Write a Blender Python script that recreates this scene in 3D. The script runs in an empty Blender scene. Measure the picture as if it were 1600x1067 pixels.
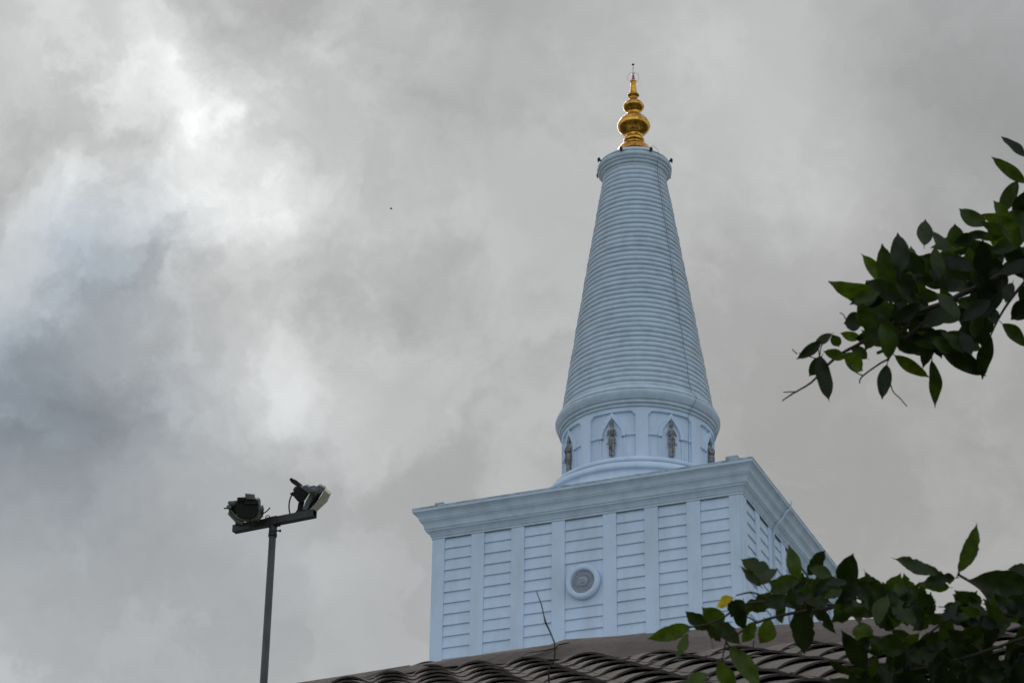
import bpy, bmesh, math, random
from mathutils import Vector, Matrix, noise
R = math.radians
random.seed(7)
sc = bpy.context.scene
col = sc.collection
# ------------------------------------------------------------------ camera
CAM = Vector((0, 0, 1.6))
F = 3814.16 / 1600.0           # focal length in image widths
YAW, PITCH, ROLL = -0.39705, 0.47320, 0.01307
def cam_axes():
    f = Vector((math.sin(YAW)*math.cos(PITCH), math.cos(YAW)*math.cos(PITCH), math.sin(PITCH)))
    r = Vector((math.cos(YAW), -math.sin(YAW), 0)); u = r.cross(f)
    c, s = math.cos(ROLL), math.sin(ROLL)
    return c*r + s*u, -s*r + c*u, f
CR, CU, CF = cam_axes()
def at(px, py, dist):
    """a point in the place seen in that direction, dist metres ahead"""
    return CAM + (CF + CR*((px-800)/(F*1600)) + CU*((533.5-py)/(F*1600)))*dist
def direction(px, py):
    return (CF + CR*((px-800)/(F*1600)) + CU*((533.5-py)/(F*1600))).normalized()
def pix(p):
    d = p-CAM; z = d.dot(CF)
    return 800+F*1600*d.dot(CR)/z, 533.5-F*1600*d.dot(CU)/z
cd = bpy.data.cameras.new('camera'); cam = bpy.data.objects.new('camera', cd); col.objects.link(cam)
cam.matrix_world = Matrix((( CR.x, CU.x, -CF.x, CAM.x), (CR.y, CU.y, -CF.y, CAM.y), (CR.z, CU.z, -CF.z, CAM.z), (0, 0, 0, 1)))
cd.sensor_width = 36; cd.lens = F*36; cd.clip_start = .1; cd.clip_end = 20000
cd.dof.use_dof = True; cd.dof.focus_distance = 110; cd.dof.aperture_fstop = 30
sc.camera = cam
# ------------------------------------------------------------------ view
sc.view_settings.view_transform = 'Standard'; sc.view_settings.look = 'None'
sc.view_settings.exposure = 0; sc.view_settings.gamma = 1
# ------------------------------------------------------------------ sun behind the clouds
sund = direction(215, 60)
sl = bpy.data.lights.new('sun', 'SUN'); sl.energy = 0.7; sl.angle = R(22); sl.color = (1, .95, .87)
so = bpy.data.objects.new('sun', sl); col.objects.link(so)
so.rotation_euler = sund.to_track_quat('Z', 'Y').to_euler(); so.location = (0, 0, 80)
SUN_EL = math.asin(sund.z); SUN_AZ = math.atan2(sund.x, sund.y)
# ------------------------------------------------------------------ sky
world = bpy.data.worlds.new('World'); sc.world = world; world.use_nodes = True
nt = world.node_tree; N = nt.nodes; N.clear()
def wn(t, **k):
    n = N.new(t)
    for a, b in k.items(): setattr(n, a, b)
    return n
def wl(a, b): nt.links.new(a, b)
out = wn('ShaderNodeOutputWorld'); bg = wn('ShaderNodeBackground'); wl(bg.outputs[0], out.inputs[0])
tc = wn('ShaderNodeTexCoord')
def vm(op, a, b=None):
    n = wn('ShaderNodeVectorMath', operation=op)
    for i, v in enumerate((a, b)):
        if v is None: continue
        if isinstance(v, (tuple, list, Vector)): n.inputs[i].default_value = v
        else: wl(v, n.inputs[i])
    return n.outputs['Value'] if op == 'DOT_PRODUCT' else n.outputs[0]
def mt(op, a, b=None, clamp=False):
    n = wn('ShaderNodeMath', operation=op, use_clamp=clamp)
    for i, v in enumerate((a, b)):
        if v is None: continue
        if isinstance(v, (int, float)): n.inputs[i].default_value = v
        else: wl(v, n.inputs[i])
    return n.outputs[0]
def nz(vec, scale, detail=6, rough=.5, dist=0, col_=False):
    n = wn('ShaderNodeTexNoise'); n.inputs['Scale'].default_value = scale; n.inputs['Detail'].default_value = detail
    n.inputs['Roughness'].default_value = rough; n.inputs['Distortion'].default_value = dist
    wl(vec, n.inputs['Vector']); return n.outputs['Color' if col_ else 'Fac']
dirv = tc.outputs['Generated']
w1 = vm('MULTIPLY', vm('SUBTRACT', nz(dirv, 10, 10, .6, 0, True), (.5, .5, .5)), (.09, .09, .09))
w2 = vm('MULTIPLY', vm('SUBTRACT', nz(dirv, 45, 8, .65, 0, True), (.5, .5, .5)), (.022, .022, .022))
wd = vm('ADD', vm('ADD', dirv, w1), w2)                     # warped direction: ragged cloud edges
def edge(x, lo, hi, a, b):
    n = wn('ShaderNodeMapRange', interpolation_type='SMOOTHSTEP'); wl(x, n.inputs[0])
    for i, v in enumerate((lo, hi, a, b)): n.inputs[i+1].default_value = v
    return n.outputs[0]
def blob(px, py, rad, amp, vec=None):
    d = direction(px, py); k = 2*(F*1600/rad)**2
    q = mt('MULTIPLY', mt('SUBTRACT', vm('DOT_PRODUCT', vm('NORMALIZE', vec or wd), d), 1.0), k)
    return mt('MULTIPLY', mt('EXPONENT', q), amp)
def total(lst):
    s = lst[0]
    for x in lst[1:]: s = mt('ADD', s, x)
    return s
BR = total([blob(*b) for b in (
    (130, 10, 170, .18), (235, 60, 80, .22), (290, 150, 80, .34), (320, 250, 95, .26), (375, 345, 65, .22), (120, 272, 42, .22), (290, 330, 150, .09), (560, 80, 70, .06),
    (480, 600, 60, .11), (1150, 90, 190, .10), (1290, 230, 150, .07), (730, 320, 70, .07), (410, 480, 180, .07), (790, 400, 60, .04), (490, 880, 90, .05),
    (20, 630, 175, -.12), (110, 690, 100, -.08), (175, 390, 85, -.13), (30, 190, 110, -.07), (700, 130, 230, -.05), (640, 560, 190, -.03), (195, 150, 40, -.07),
    (1450, 700, 500, -.09), (1560, 120, 240, -.09), (760, 880, 220, -.02), (860, 400, 100, -.03), (250, 960, 220, -.03))])
blue = mt('ADD', blob(40, 630, 200, 1.0), blob(175, 395, 90, .6)); blue = mt('ADD', blue, blob(230, 930, 300, .22))
fb = nz(wd, 9, 9, .52, .2); fb2 = nz(wd, 30, 8, .6, .3)
lay = mt('ADD', edge(fb, .47, .60, -.035, .05), edge(nz(wd, 21, 7, .5, .3), .50, .60, -.012, .022))
a_ = mt('ADD', mt('ADD', mt('MULTIPLY', mt('SUBTRACT', fb, .5), .14), mt('MULTIPLY', mt('SUBTRACT', fb2, .5), .09)), lay)
# near the thin bright part the cover breaks up with more contrast
brk = mt('MULTIPLY', blob(270, 220, 300, 1.0), edge(nz(wd, 24, 8, .54, .3), .38, .64, -.09, .13))
dk = mt('MULTIPLY', blob(60, 620, 260, 1.0), edge(nz(wd, 14, 7, .5, .2), .38, .62, -.04, .05))
br = mt('MAXIMUM', mt('ADD', mt('ADD', mt('ADD', mt('ADD', mt('MULTIPLY', a_, mt('ADD', blob(250, 560, 620, .75), .5)), BR), brk), dk), .455), .16)
# thin blue-grey where the cover is thinner at the left, warm grey in the lower right
warm = blob(1450, 720, 520, 1.0)
ramp = wn('ShaderNodeMix', data_type='RGBA'); ramp.inputs[6].default_value = (.965, .99, .995, 1); ramp.inputs[7].default_value = (.82, .98, 1.14, 1)
wl(mt('MULTIPLY', blue, 1.0, True), ramp.inputs[0])
ramp2 = wn('ShaderNodeMix', data_type='RGBA'); ramp2.inputs[7].default_value = (.985, .985, .95, 1)
wl(mt('MULTIPLY', warm, 1.0, True), ramp2.inputs[0]); wl(ramp.outputs[2], ramp2.inputs[6])
clouds = vm('SCALE', ramp2.outputs[2]); nt.nodes[-1].inputs['Scale']
wl(br, nt.nodes[-1].inputs['Scale'])
sky = wn('ShaderNodeTexSky', sky_type='NISHITA', sun_disc=False); sky.sun_elevation = SUN_EL; sky.sun_rotation = SUN_AZ
sky.air_density = 1; sky.dust_density = 1
skys = vm('MULTIPLY', sky.outputs[0], (.003, .003, .003))
# the side of the sky away from the sun is a brighter, bluer overcast
back = mt('MULTIPLY', mt('SUBTRACT', 0.55, vm('DOT_PRODUCT', dirv, CF)), .8, True)
backc = vm('SCALE', (.30, .37, .46)); wl(back, nt.nodes[-1].inputs['Scale'])
allsky = vm('ADD', vm('ADD', clouds, skys), backc)
wl(allsky, bg.inputs['Color']); bg.inputs['Strength'].default_value = 1.0

# ------------------------------------------------------------------ helpers
def tag(o, label=None, cat=None, group=None, kind=None):
    if label: o['label'] = label
    if cat: o['category'] = cat
    if group: o['group'] = group
    if kind: o['kind'] = kind
    return o
def empty(name, loc=(0, 0, 0)):
    o = bpy.data.objects.new(name, None); col.objects.link(o); o.location = loc; o.empty_display_size = .3
    bpy.context.view_layer.update(); return o
def link(name, me, m, parent=None, smooth=False):
    if m: me.materials.append(m)
    o = bpy.data.objects.new(name, me); col.objects.link(o)
    if parent:
        o.parent = parent
        bpy.context.view_layer.update()
        o.matrix_parent_inverse = parent.matrix_world.inverted()
    if smooth:
        for p in me.polygons: p.use_smooth = True
    return o
class MB:
    def __init__(s): s.v = []; s.f = []; s.sm = []
    def add(s, vs, fs, sm=False):
        k = len(s.v); s.v += [tuple(v) for v in vs]; s.f += [[i+k for i in f] for f in fs]; s.sm += [sm]*len(fs); return s
    def box(s, a, b, M=None):
        x0, y0, z0 = a; x1, y1, z1 = b
        vs = [Vector(v) for v in ((x0,y0,z0),(x1,y0,z0),(x1,y1,z0),(x0,y1,z0),(x0,y0,z1),(x1,y0,z1),(x1,y1,z1),(x0,y1,z1))]
        if M: vs = [M @ v for v in vs]
        return s.add(vs, [(0,3,2,1),(4,5,6,7),(0,1,5,4),(1,2,6,5),(2,3,7,6),(3,0,4,7)])
    def lathe(s, prof, n=64, M=None, sm=True, a0=0, a1=2*math.pi):
        full = abs(a1-a0-2*math.pi) < 1e-6; k = n if full else n+1; vs = []
        for r, z in prof:
            for i in range(k):
                t = a0+(a1-a0)*i/n; v = Vector((r*math.cos(t), r*math.sin(t), z)); vs.append(M @ v if M else v)
        fs = []
        for j in range(len(prof)-1):
            for i in range(n):
                i2 = (i+1) % k; fs.append((j*k+i, j*k+i2, (j+1)*k+i2, (j+1)*k+i))
        return s.add(vs, fs, sm)
    def tube(s, pts, r, n=8, caps=True, sm=True):
        pts = [Vector(p) for p in pts]; rr = r if isinstance(r, (list, tuple)) else [r]*len(pts); vs = []; fs = []
        up = None
        for i, p in enumerate(pts):
            d = (pts[min(i+1, len(pts)-1)]-pts[max(i-1, 0)])
            if d.length < 1e-9: d = Vector((0, 0, 1))
            d.normalize()
            if up is None: up = d.orthogonal().normalized()
            up = (up-d*up.dot(d)).normalized(); b = d.cross(up)
            for k in range(n):
                t = 2*math.pi*k/n; vs.append(p+(up*math.cos(t)+b*math.sin(t))*rr[i])
        for i in range(len(pts)-1):
            for k in range(n): k2 = (k+1) % n; fs.append((i*n+k, i*n+k2, (i+1)*n+k2, (i+1)*n+k))
        if caps: fs.append(tuple(range(n-1, -1, -1))); fs.append(tuple((len(pts)-1)*n+k for k in range(n)))
        return s.add(vs, fs, sm)
    def prism(s, poly, vec):
        n = len(poly); vs = [Vector(p) for p in poly]+[Vector(p)+vec for p in poly]
        return s.add(vs, [tuple(range(n))[::-1], tuple(range(n, 2*n))]+[(i, (i+1) % n, (i+1) % n+n, i+n) for i in range(n)])
    def build(s, name, m, parent=None, bevel=0):
        me = bpy.data.meshes.new(name); me.from_pydata(s.v, [], s.f); me.update()
        bm = bmesh.new(); bm.from_mesh(me); bmesh.ops.recalc_face_normals(bm, faces=bm.faces)
        if bevel: bmesh.ops.bevel(bm, geom=list(bm.edges), offset=bevel, segments=2, affect='EDGES', profile=.6)
        bm.to_mesh(me); bm.free()
        if not bevel:
            for p, q in zip(me.polygons, s.sm): p.use_smooth = q
        return link(name, me, m, parent)
def smoothpts(pts, n=5):
    pts = [Vector(p) for p in pts]; o = []
    for i in range(len(pts)-1):
        p0 = pts[max(i-1, 0)]; p1 = pts[i]; p2 = pts[i+1]; p3 = pts[min(i+2, len(pts)-1)]
        for k in range(n):
            t = k/n; o.append(.5*((2*p1)+(p2-p0)*t+(2*p0-5*p1+4*p2-p3)*t*t+(3*p1-p0-3*p2+p3)*t**3))
    return o+[pts[-1]]

def mat(name, c, rough=.7, metal=0, var=.0, vs=3, c2=None, bump=0, bs=30, stretch=(1, 1, 1), spec=.4, isl=0):
    m = bpy.data.materials.new(name); m.use_nodes = True; t = m.node_tree; n = t.nodes; b = n['Principled BSDF']
    b.inputs['Base Color'].default_value = (*c, 1); b.inputs['Roughness'].default_value = rough; b.inputs['Metallic'].default_value = metal
    b.inputs['Specular IOR Level'].default_value = spec
    g = n.new('ShaderNodeNewGeometry'); mp = n.new('ShaderNodeMapping'); mp.inputs['Scale'].default_value = stretch
    t.links.new(g.outputs['Position'], mp.inputs[0])
    if var:
        no = n.new('ShaderNodeTexNoise'); no.inputs['Scale'].default_value = vs; no.inputs['Detail'].default_value = 8; no.inputs['Roughness'].default_value = .6
        t.links.new(mp.outputs[0], no.inputs['Vector'])
        rp = n.new('ShaderNodeMapRange'); rp.inputs[1].default_value = .42; rp.inputs[2].default_value = .70; t.links.new(no.outputs[0], rp.inputs[0])
        rp.inputs[4].default_value = var
        mx = n.new('ShaderNodeMix'); mx.data_type = 'RGBA'; mx.inputs[6].default_value = (*c, 1); mx.inputs[7].default_value = (*(c2 or [x*.5 for x in c]), 1)
        t.links.new(rp.outputs[0], mx.inputs[0]); last = mx.outputs[2]
        if isl:
            hs = n.new('ShaderNodeHueSaturation'); mr = n.new('ShaderNodeMapRange'); mr.inputs[3].default_value = 1-isl; mr.inputs[4].default_value = 1+isl
            t.links.new(g.outputs['Random Per Island'], mr.inputs[0]); t.links.new(mr.outputs[0], hs.inputs['Value']); t.links.new(last, hs.inputs['Color']); last = hs.outputs[0]
        t.links.new(last, b.inputs['Base Color'])
    if bump:
        n2 = n.new('ShaderNodeTexNoise'); n2.inputs['Scale'].default_value = bs; n2.inputs['Detail'].default_value = 6
        t.links.new(mp.outputs[0], n2.inputs['Vector'])
        bp = n.new('ShaderNodeBump'); bp.inputs['Strength'].default_value = bump; bp.inputs['Distance'].default_value = .02
        t.links.new(n2.outputs[0], bp.inputs['Height']); t.links.new(bp.outputs[0], b.inputs['Normal'])
    return m
WALL = (.60, .72, .88)
M_wall = mat('painted_plaster', WALL, .75, var=.6, vs=1.0, c2=(.45, .54, .64), bump=.25, bs=5, stretch=(1, 1, .35))
M_trim = mat('painted_trim', (.53, .63, .73), .75, var=.55, vs=1.5, c2=(.36, .43, .50), bump=.2, bs=6)
M_mould = mat('weathered_top', (.42, .53, .64), .85, var=.9, vs=2.2, c2=(.16, .20, .23), bump=.3, bs=9)
M_dome = mat('dome_plaster', (.6, .66, .72), .8, var=.4, vs=.3, bump=.1, bs=3)
M_stone = mat('statue_stone', (.31, .32, .32), .85, var=.95, vs=5, c2=(.06, .065, .07), bump=.5, bs=14)
M_med = mat('medallion_stone', (.36, .40, .46), .85, var=.6, vs=5, c2=(.20, .23, .27), bump=.4, bs=12)
M_gold = mat('gilded_metal', (.80, .43, .07), .20, 1.0, var=1.0, vs=4.0, c2=(.20, .09, .018), bump=.25, bs=9)
M_ruby = mat('pink_crystal', (.35, .09, .07), .2)
M_glassy = mat('clear_crystal', (.7, .7, .72), .08, spec=.8)
M_dark = mat('dark_metal', (.035, .037, .04), .5, .3, var=.6, vs=12, c2=(.06, .055, .05))
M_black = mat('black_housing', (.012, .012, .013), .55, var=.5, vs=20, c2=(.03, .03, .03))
M_grey = mat('galvanised_metal', (.17, .18, .19), .7, .1, var=.6, vs=18, c2=(.07, .07, .075))
M_pole = mat('pole_metal', (.10, .105, .11), .6, .4, var=.7, vs=9, c2=(.035, .036, .04), stretch=(1, 1, .3))
M_glass = mat('lamp_glass', (.44, .40, .33), .5, spec=.3, var=.5, vs=10, c2=(.30, .27, .22))
M_cable = mat('cable', (.20, .25, .30), .7)
M_tile = mat('clay_roof_tile', (.100, .080, .071), .85, var=.9, vs=7, c2=(.048, .040, .036), bump=.5, bs=60, isl=.28)
M_cap = mat('cement_ridge', (.165, .135, .122), .9, var=.8, vs=4, c2=(.09, .075, .068), bump=.5, bs=40)
M_bwall = mat('cream_wall', (.5, .46, .38), .85, var=.4, vs=1)
M_wood = mat('fascia_wood', (.06, .04, .03), .7, var=.4, vs=8)
M_bark = mat('bark', (.055, .043, .032), .9, var=.7, vs=14, bump=.6, bs=50)
M_ground = mat('grass_ground', (.07, .09, .035), .95, var=.9, vs=.4, c2=(.13, .11, .075), bump=.6, bs=8)
M_pave = mat('paving', (.28, .26, .23), .9, var=.6, vs=1.5, bump=.3, bs=20)
M_bird = mat('bird_feather', (.03, .03, .03), .7)

def leafmat():
    m = bpy.data.materials.new('leaf'); m.use_nodes = True; t = m.node_tree; n = t.nodes; n.clear()
    o = n.new('ShaderNodeOutputMaterial'); p = n.new('ShaderNodeBsdfPrincipled'); tr = n.new('ShaderNodeBsdfTranslucent'); mx = n.new('ShaderNodeMixShader')
    at_ = n.new('ShaderNodeAttribute'); at_.attribute_name = 'tint'
    sep = n.new('ShaderNodeSeparateColor'); t.links.new(at_.outputs['Color'], sep.inputs[0])
    g = n.new('ShaderNodeNewGeometry')
    def mix(f, a, b):
        q = n.new('ShaderNodeMix'); q.data_type = 'RGBA'
        for i, v in ((0, f), (6, a), (7, b)):
            if isinstance(v, tuple): q.inputs[i].default_value = (*v, 1)
            elif isinstance(v, (int, float)): q.inputs[i].default_value = v
            else: t.links.new(v, q.inputs[i])
        return q.outputs[2]
    c = mix(sep.outputs[0], (.007, .013, .004), (.036, .060, .007))     # red: dark green to fresh green
    c = mix(sep.outputs[1], c, (.030, .042, .030))                         # green: dusty pale upper side
    c = mix(sep.outputs[2], c, (.46, .34, .02))                          # blue: yellowed
    no = n.new('ShaderNodeTexNoise'); no.inputs['Scale'].default_value = 60; no.inputs['Detail'].default_value = 5; t.links.new(g.outputs['Position'], no.inputs['Vector'])
    hs = n.new('ShaderNodeHueSaturation'); mr = n.new('ShaderNodeMapRange'); mr.inputs[1].default_value = .3; mr.inputs[2].default_value = .7; mr.inputs[3].default_value = .65; mr.inputs[4].default_value = 1.35
    t.links.new(no.outputs[0], mr.inputs[0]); t.links.new(mr.outputs[0], hs.inputs['Value']); t.links.new(c, hs.inputs['Color'])
    t.links.new(hs.outputs[0], p.inputs['Base Color']); p.inputs['Roughness'].default_value = .42; p.inputs['Specular IOR Level'].default_value = .3
    m2 = n.new('ShaderNodeVectorMath'); m2.operation = 'MULTIPLY'; t.links.new(hs.outputs[0], m2.inputs[0]); m2.inputs[1].default_value = (2.0, 2.1, .5)
    t.links.new(m2.outputs[0], tr.inputs['Color'])
    mx.inputs[0].default_value = .36; t.links.new(p.outputs[0], mx.inputs[1]); t.links.new(tr.outputs[0], mx.inputs[2]); t.links.new(mx.outputs[0], o.inputs[0])
    return m
M_leaf = leafmat()

# ------------------------------------------------------------------ ground
def sheet(name, size, z, m, cx=0, cy=0):
    b = MB(); b.add([(cx-size[0], cy-size[1], z), (cx+size[0], cy-size[1], z), (cx+size[0], cy+size[1], z), (cx-size[0], cy+size[1], z)], [(0, 1, 2, 3)])
    return tag(b.build(name, m), kind='structure')
sheet('ground', (6000, 6000), 0, M_ground)
sheet('pavement', (60, 60), .004, M_pave, -38.8, 110)

# ------------------------------------------------------------------ the stupa
TX, TY, H0 = -38.7935, 109.7597, 47.9496
T = Matrix.Translation((TX, TY, H0))
stupa = empty('stupa', (TX, TY, 0))
tag(stupa, 'pale blue painted stupa tower with ringed conical spire and golden pinnacle', 'stupa')
# dome below, out of sight behind the roof
b = MB(); prof = [(r, z) for r, z in [(0, -10.9)]+[(36*math.sin(t), -47.9+37*math.cos(t)) for t in [R(x) for x in range(6, 91, 4)]]+[(38, -47.0), (39.5, -46.9), (39.5, -47.94)]]
b.lathe(prof, 96, T); b.build('dome', M_dome, stupa)
# square chamber
h = 8.0; PD = .10      # panel recess depth
cham = MB().box((-h+PD, -h+PD, -11.3), (h-PD, h-PD, .02), T).build('square_chamber', M_wall, stupa)
# pilaster and panel layout across one face
xs = []; x = -h
widths = [.66, 1.44, .68, 1.44, .68, 1.44, .68, 1.96, .68, 1.44, .68, 1.44, .68, 1.44, .66]
k = 16/sum(widths)
for w in widths: xs.append((x, x+w*k)); x += w*k
G = .574
def face_rot(i): return T @ Matrix.Rotation(R(90*i), 4, 'Z')
for fi in range(4):
    Mf = face_rot(fi)
    for j, (a, c) in enumerate(xs):
        if j % 2 == 0:
            if j == 0: a = -h
            if j == 14: c = h - PD - .002   # corner piece is owned by the next face's first pilaster
            bb = MB().box((a, -h, -11.28), (c, -h+PD+.01 if j else -h+(PD+.01), -.002), Mf)
            bb.build('pilaster', M_wall, cham)
        else:
            bb = MB(); rows = range(0, 19)
            zt = -.10
            mid = j == 7
            zlist = [zt-G*q for q in range(0, 20)]
            q = 0
            while q < 18:
                z1 = zlist[q]
                q2 = q+1
                if mid and q == 4: q2 = 8
                z0 = zlist[q2]
                # lapped board: lower edge stands proud, thin shadow gap under it
                y_t = -h+PD-.006; y_b = -h+PD-.075+random.uniform(-.008, .006); z0 += random.uniform(-.008, .008)
                vs = [(a+.004, y_t, z1-.012), (c-.004, y_t, z1-.012), (c-.004, y_b, z0+.03), (a+.004, y_b, z0+.03), (c-.004, -h+PD+.01, z0+.03), (a+.004, -h+PD+.01, z0+.03), (c-.004, -h+PD+.01, z1-.012), (a+.004, -h+PD+.01, z1-.012)]
                vs = [Mf @ Vector(v) for v in vs]
                bb.add(vs, [(0, 3, 2, 1), (3, 5, 4, 2), (0, 1, 6, 7), (0, 7, 5, 3), (1, 2, 4, 6)])
                q = q2
            bb.build('panel', M_wall, cham)
# header over the panels
for fi in range(4):
    pass
# cornice
cp = [(0.0, -.10), (.035, -.10), (.035, .0), (.07, .02), (.10, .10), (.16, .20), (.25, .27), (.27, .27), (.27, .36), (.31, .36), (.325, .41), (.34, .50), (.38, .61), (.45, .70), (.50, .73), (.50, .80), (.53, .80), (.555, .90), (.60, 1.00), (.67, 1.08), (.73, 1.115), (.73, 1.135), (.794, 1.15), (.794, 1.345), (.785, 1.358)]
b = MB(); vs = []; fs = []
for o_, z in cp+[(-1.2, 1.40), (-3.2, 1.62)]:
    e = h+o_; vs += [T @ Vector(v) for v in ((-e, -e, z), (e, -e, z), (e, e, z), (-e, e, z))]
n = len(cp)+2
for j in range(n-1):
    for i in range(4): fs.append((j*4+i, j*4+(i+1) % 4, (j+1)*4+(i+1) % 4, (j+1)*4+i))
fs.append(tuple((n-1)*4+i for i in range(4)))
b.add(vs, fs); cornice = b.build('cornice', M_trim, cham)
# weathered lip on the cornice top, and small slabs left on it
b = MB(); e0 = h+.80; e1 = h+.45
for fi in range(4):
    b.add([face_rot(fi) @ Vector(v) for v in ((-e0, -e0, 1.362), (e0, -e0, 1.362), (e0-.35, -e1, 1.50), (-e0+.35, -e1, 1.50), (e0, -e0, 1.27), (-e0, -e0, 1.27))], [(0, 1, 2, 3), (5, 4, 1, 0)])
b.build('cornice_lip', M_mould, cham)
MB().box((h-.55, -h-.70, 1.40), (h+.05, -h-.25, 1.60), T).build('slab', M_mould, cham, .02)
MB().box((-h+.4, -h-.72, 1.40), (-h+.85, -h-.45, 1.52), T).build('lamp_box', M_mould, cham, .02)
# medallion with a sun face in the middle panel of each seen face
def medallion(fi):
    Mf = face_rot(fi) @ Matrix.Translation((.0, -h+PD-.06, -3.47)) @ Matrix.Rotation(R(90), 4, 'X')
    b = MB().lathe([(0.0, .0), (.86, .0), (.86, .22), (.83, .27), (.78, .29), (.66, .29), (.62, .27), (.60, .20), (.58, .10), (0.0, .10)], 48, Mf)
    root = b.build('medallion', M_wall, cham)
    d = MB().lathe([(.575, .10), (.575, .15), (.53, .17), (.50, .15), (.47, .15), (.45, .17), (.30, .17), (.28, .15), (0, .15)], 40, Mf)
    for i in range(28):
        a = 2*math.pi*i/28; Mr = Mf @ Matrix.Rotation(a, 4, 'Z')
        d.add([Mr @ Vector(v) for v in ((.31, -.028, .165), (.31, .028, .165), (.445, .012, .18), (.445, -.012, .18), (.36, 0, .215))], [(0, 4, 1), (1, 4, 2), (2, 4, 3), (3, 4, 0)])
        d.add([Mr @ Vector(v) for v in ((.47, -.03, .15), (.47, .03, .15), (.54, .03, .16), (.54, -.03, .16), (.505, 0, .20))], [(0, 4, 1), (1, 4, 2), (2, 4, 3), (3, 4, 0)])
    # moulded face: cheeks, brow, nose, mouth as one relief
    g = 22; vs = []; fs = []
    for i in range(g+1):
        for j in range(25):
            rr = .27*i/g; a = 2*math.pi*j/24; X = rr*math.cos(a); Y = rr*math.sin(a)
            z = .15+.12*math.sqrt(max(0, 1-(rr/.28)**2))
            gs = lambda cx, cy, sx, sy: math.exp(-((X-cx)/sx)**2-((Y-cy)/sy)**2)
            z += .06*gs(0, .0, .03, .08)+.035*gs(-.11, -.06, .06, .06)+.035*gs(.11, -.06, .06, .06)
            z -= .055*gs(-.09, .06, .045, .025)+.055*gs(.09, .06, .045, .025)+.06*gs(0, -.135, .07, .02)
            z += .03*gs(0, -.20, .06, .03)
            vs.append(Mf @ Vector((X, Y, z)))
    for i in range(g):
        for j in range(24): fs.append((i*25+j, i*25+j+1, (i+1)*25+j+1, (i+1)*25+j))
    d.add(vs, fs, True)
    d.build('sun_relief', M_med, cham)
    return root
medallion(0); medallion(1)
# round base steps above the chamber roof
b = MB(); prof = [(5.4, 1.5), (5.4, 2.3), (5.3, 2.45), (5.0, 2.6), (4.9, 3.0), (5.02, 3.15), (4.98, 3.5), (4.80, 3.62), (4.62, 3.68), (4.60, 3.95), (4.62, 4.05)]
prof = [(5.6, 1.5), (5.6, 2.6), (5.35, 2.8), (5.2, 3.1), (4.92, 3.3), (4.88, 3.66), (5.0, 3.67), (5.02, 3.78), (4.98, 3.92), (4.86, 4.02), (4.62, 4.12), (4.50, 4.24), (4.56, 4.25), (4.58, 4.36), (4.52, 4.46), (4.36, 4.54), (4.2, 4.64), (4.02, 4.72), (3.8, 4.74)]
b.lathe(prof, 128, T); b.build('round_base', M_wall, stupa)
# drum with eight niches
drum_m = MB(); RD = 4.0; RI = 3.86
drum_m.lathe([(RI, 4.6), (RI, 7.75)], 128, T)
drum = drum_m.build('drum', M_wall, stupa)
CYL = lambda a, r, z: T @ Vector((r*math.sin(a), -r*math.cos(a), z))     # a = 0 faces the front
def curved_block(b, a0, a1, z0, z1, ri, ro, n=6, top=None):
    vs = []; fs = []
    for i in range(n+1):
        a = a0+(a1-a0)*i/n; zt = z1 if top is None else top(a)
        vs += [CYL(a, ri, z0), CYL(a, ro, z0), CYL(a, ro, zt), CYL(a, ri, zt)]
    for i in range(n):
        k = i*4; fs += [(k, k+4, k+5, k+1), (k+1, k+5, k+6, k+2), (k+2, k+6, k+7, k+3)]
    fs += [(0, 1, 2, 3), tuple(n*4+q for q in (3, 2, 1, 0))]
    b.add(vs, fs)
def strip_on_drum(b, pts, w, ri, ro):
    """raised moulding following pts=(arc metres, z) on the drum"""
    vs = []; fs = []
    P = [Vector((p[0], p[1])) for p in pts]
    for i, p in enumerate(P):
        d = (P[min(i+1, len(P)-1)]-P[max(i-1, 0)]).normalized(); nn = Vector((-d.y, d.x))*w/2
        for q, rr in ((p-nn, ri), (p-nn*.8, ro), (p+nn*.8, ro), (p+nn, ri)):
            vs.append(CYL(q.x/RD, rr, q.y))
    for i in range(len(P)-1):
        for k in range(3): fs.append((i*4+k, i*4+k+1, (i+1)*4+k+1, (i+1)*4+k))
    b.add(vs, fs)
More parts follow.
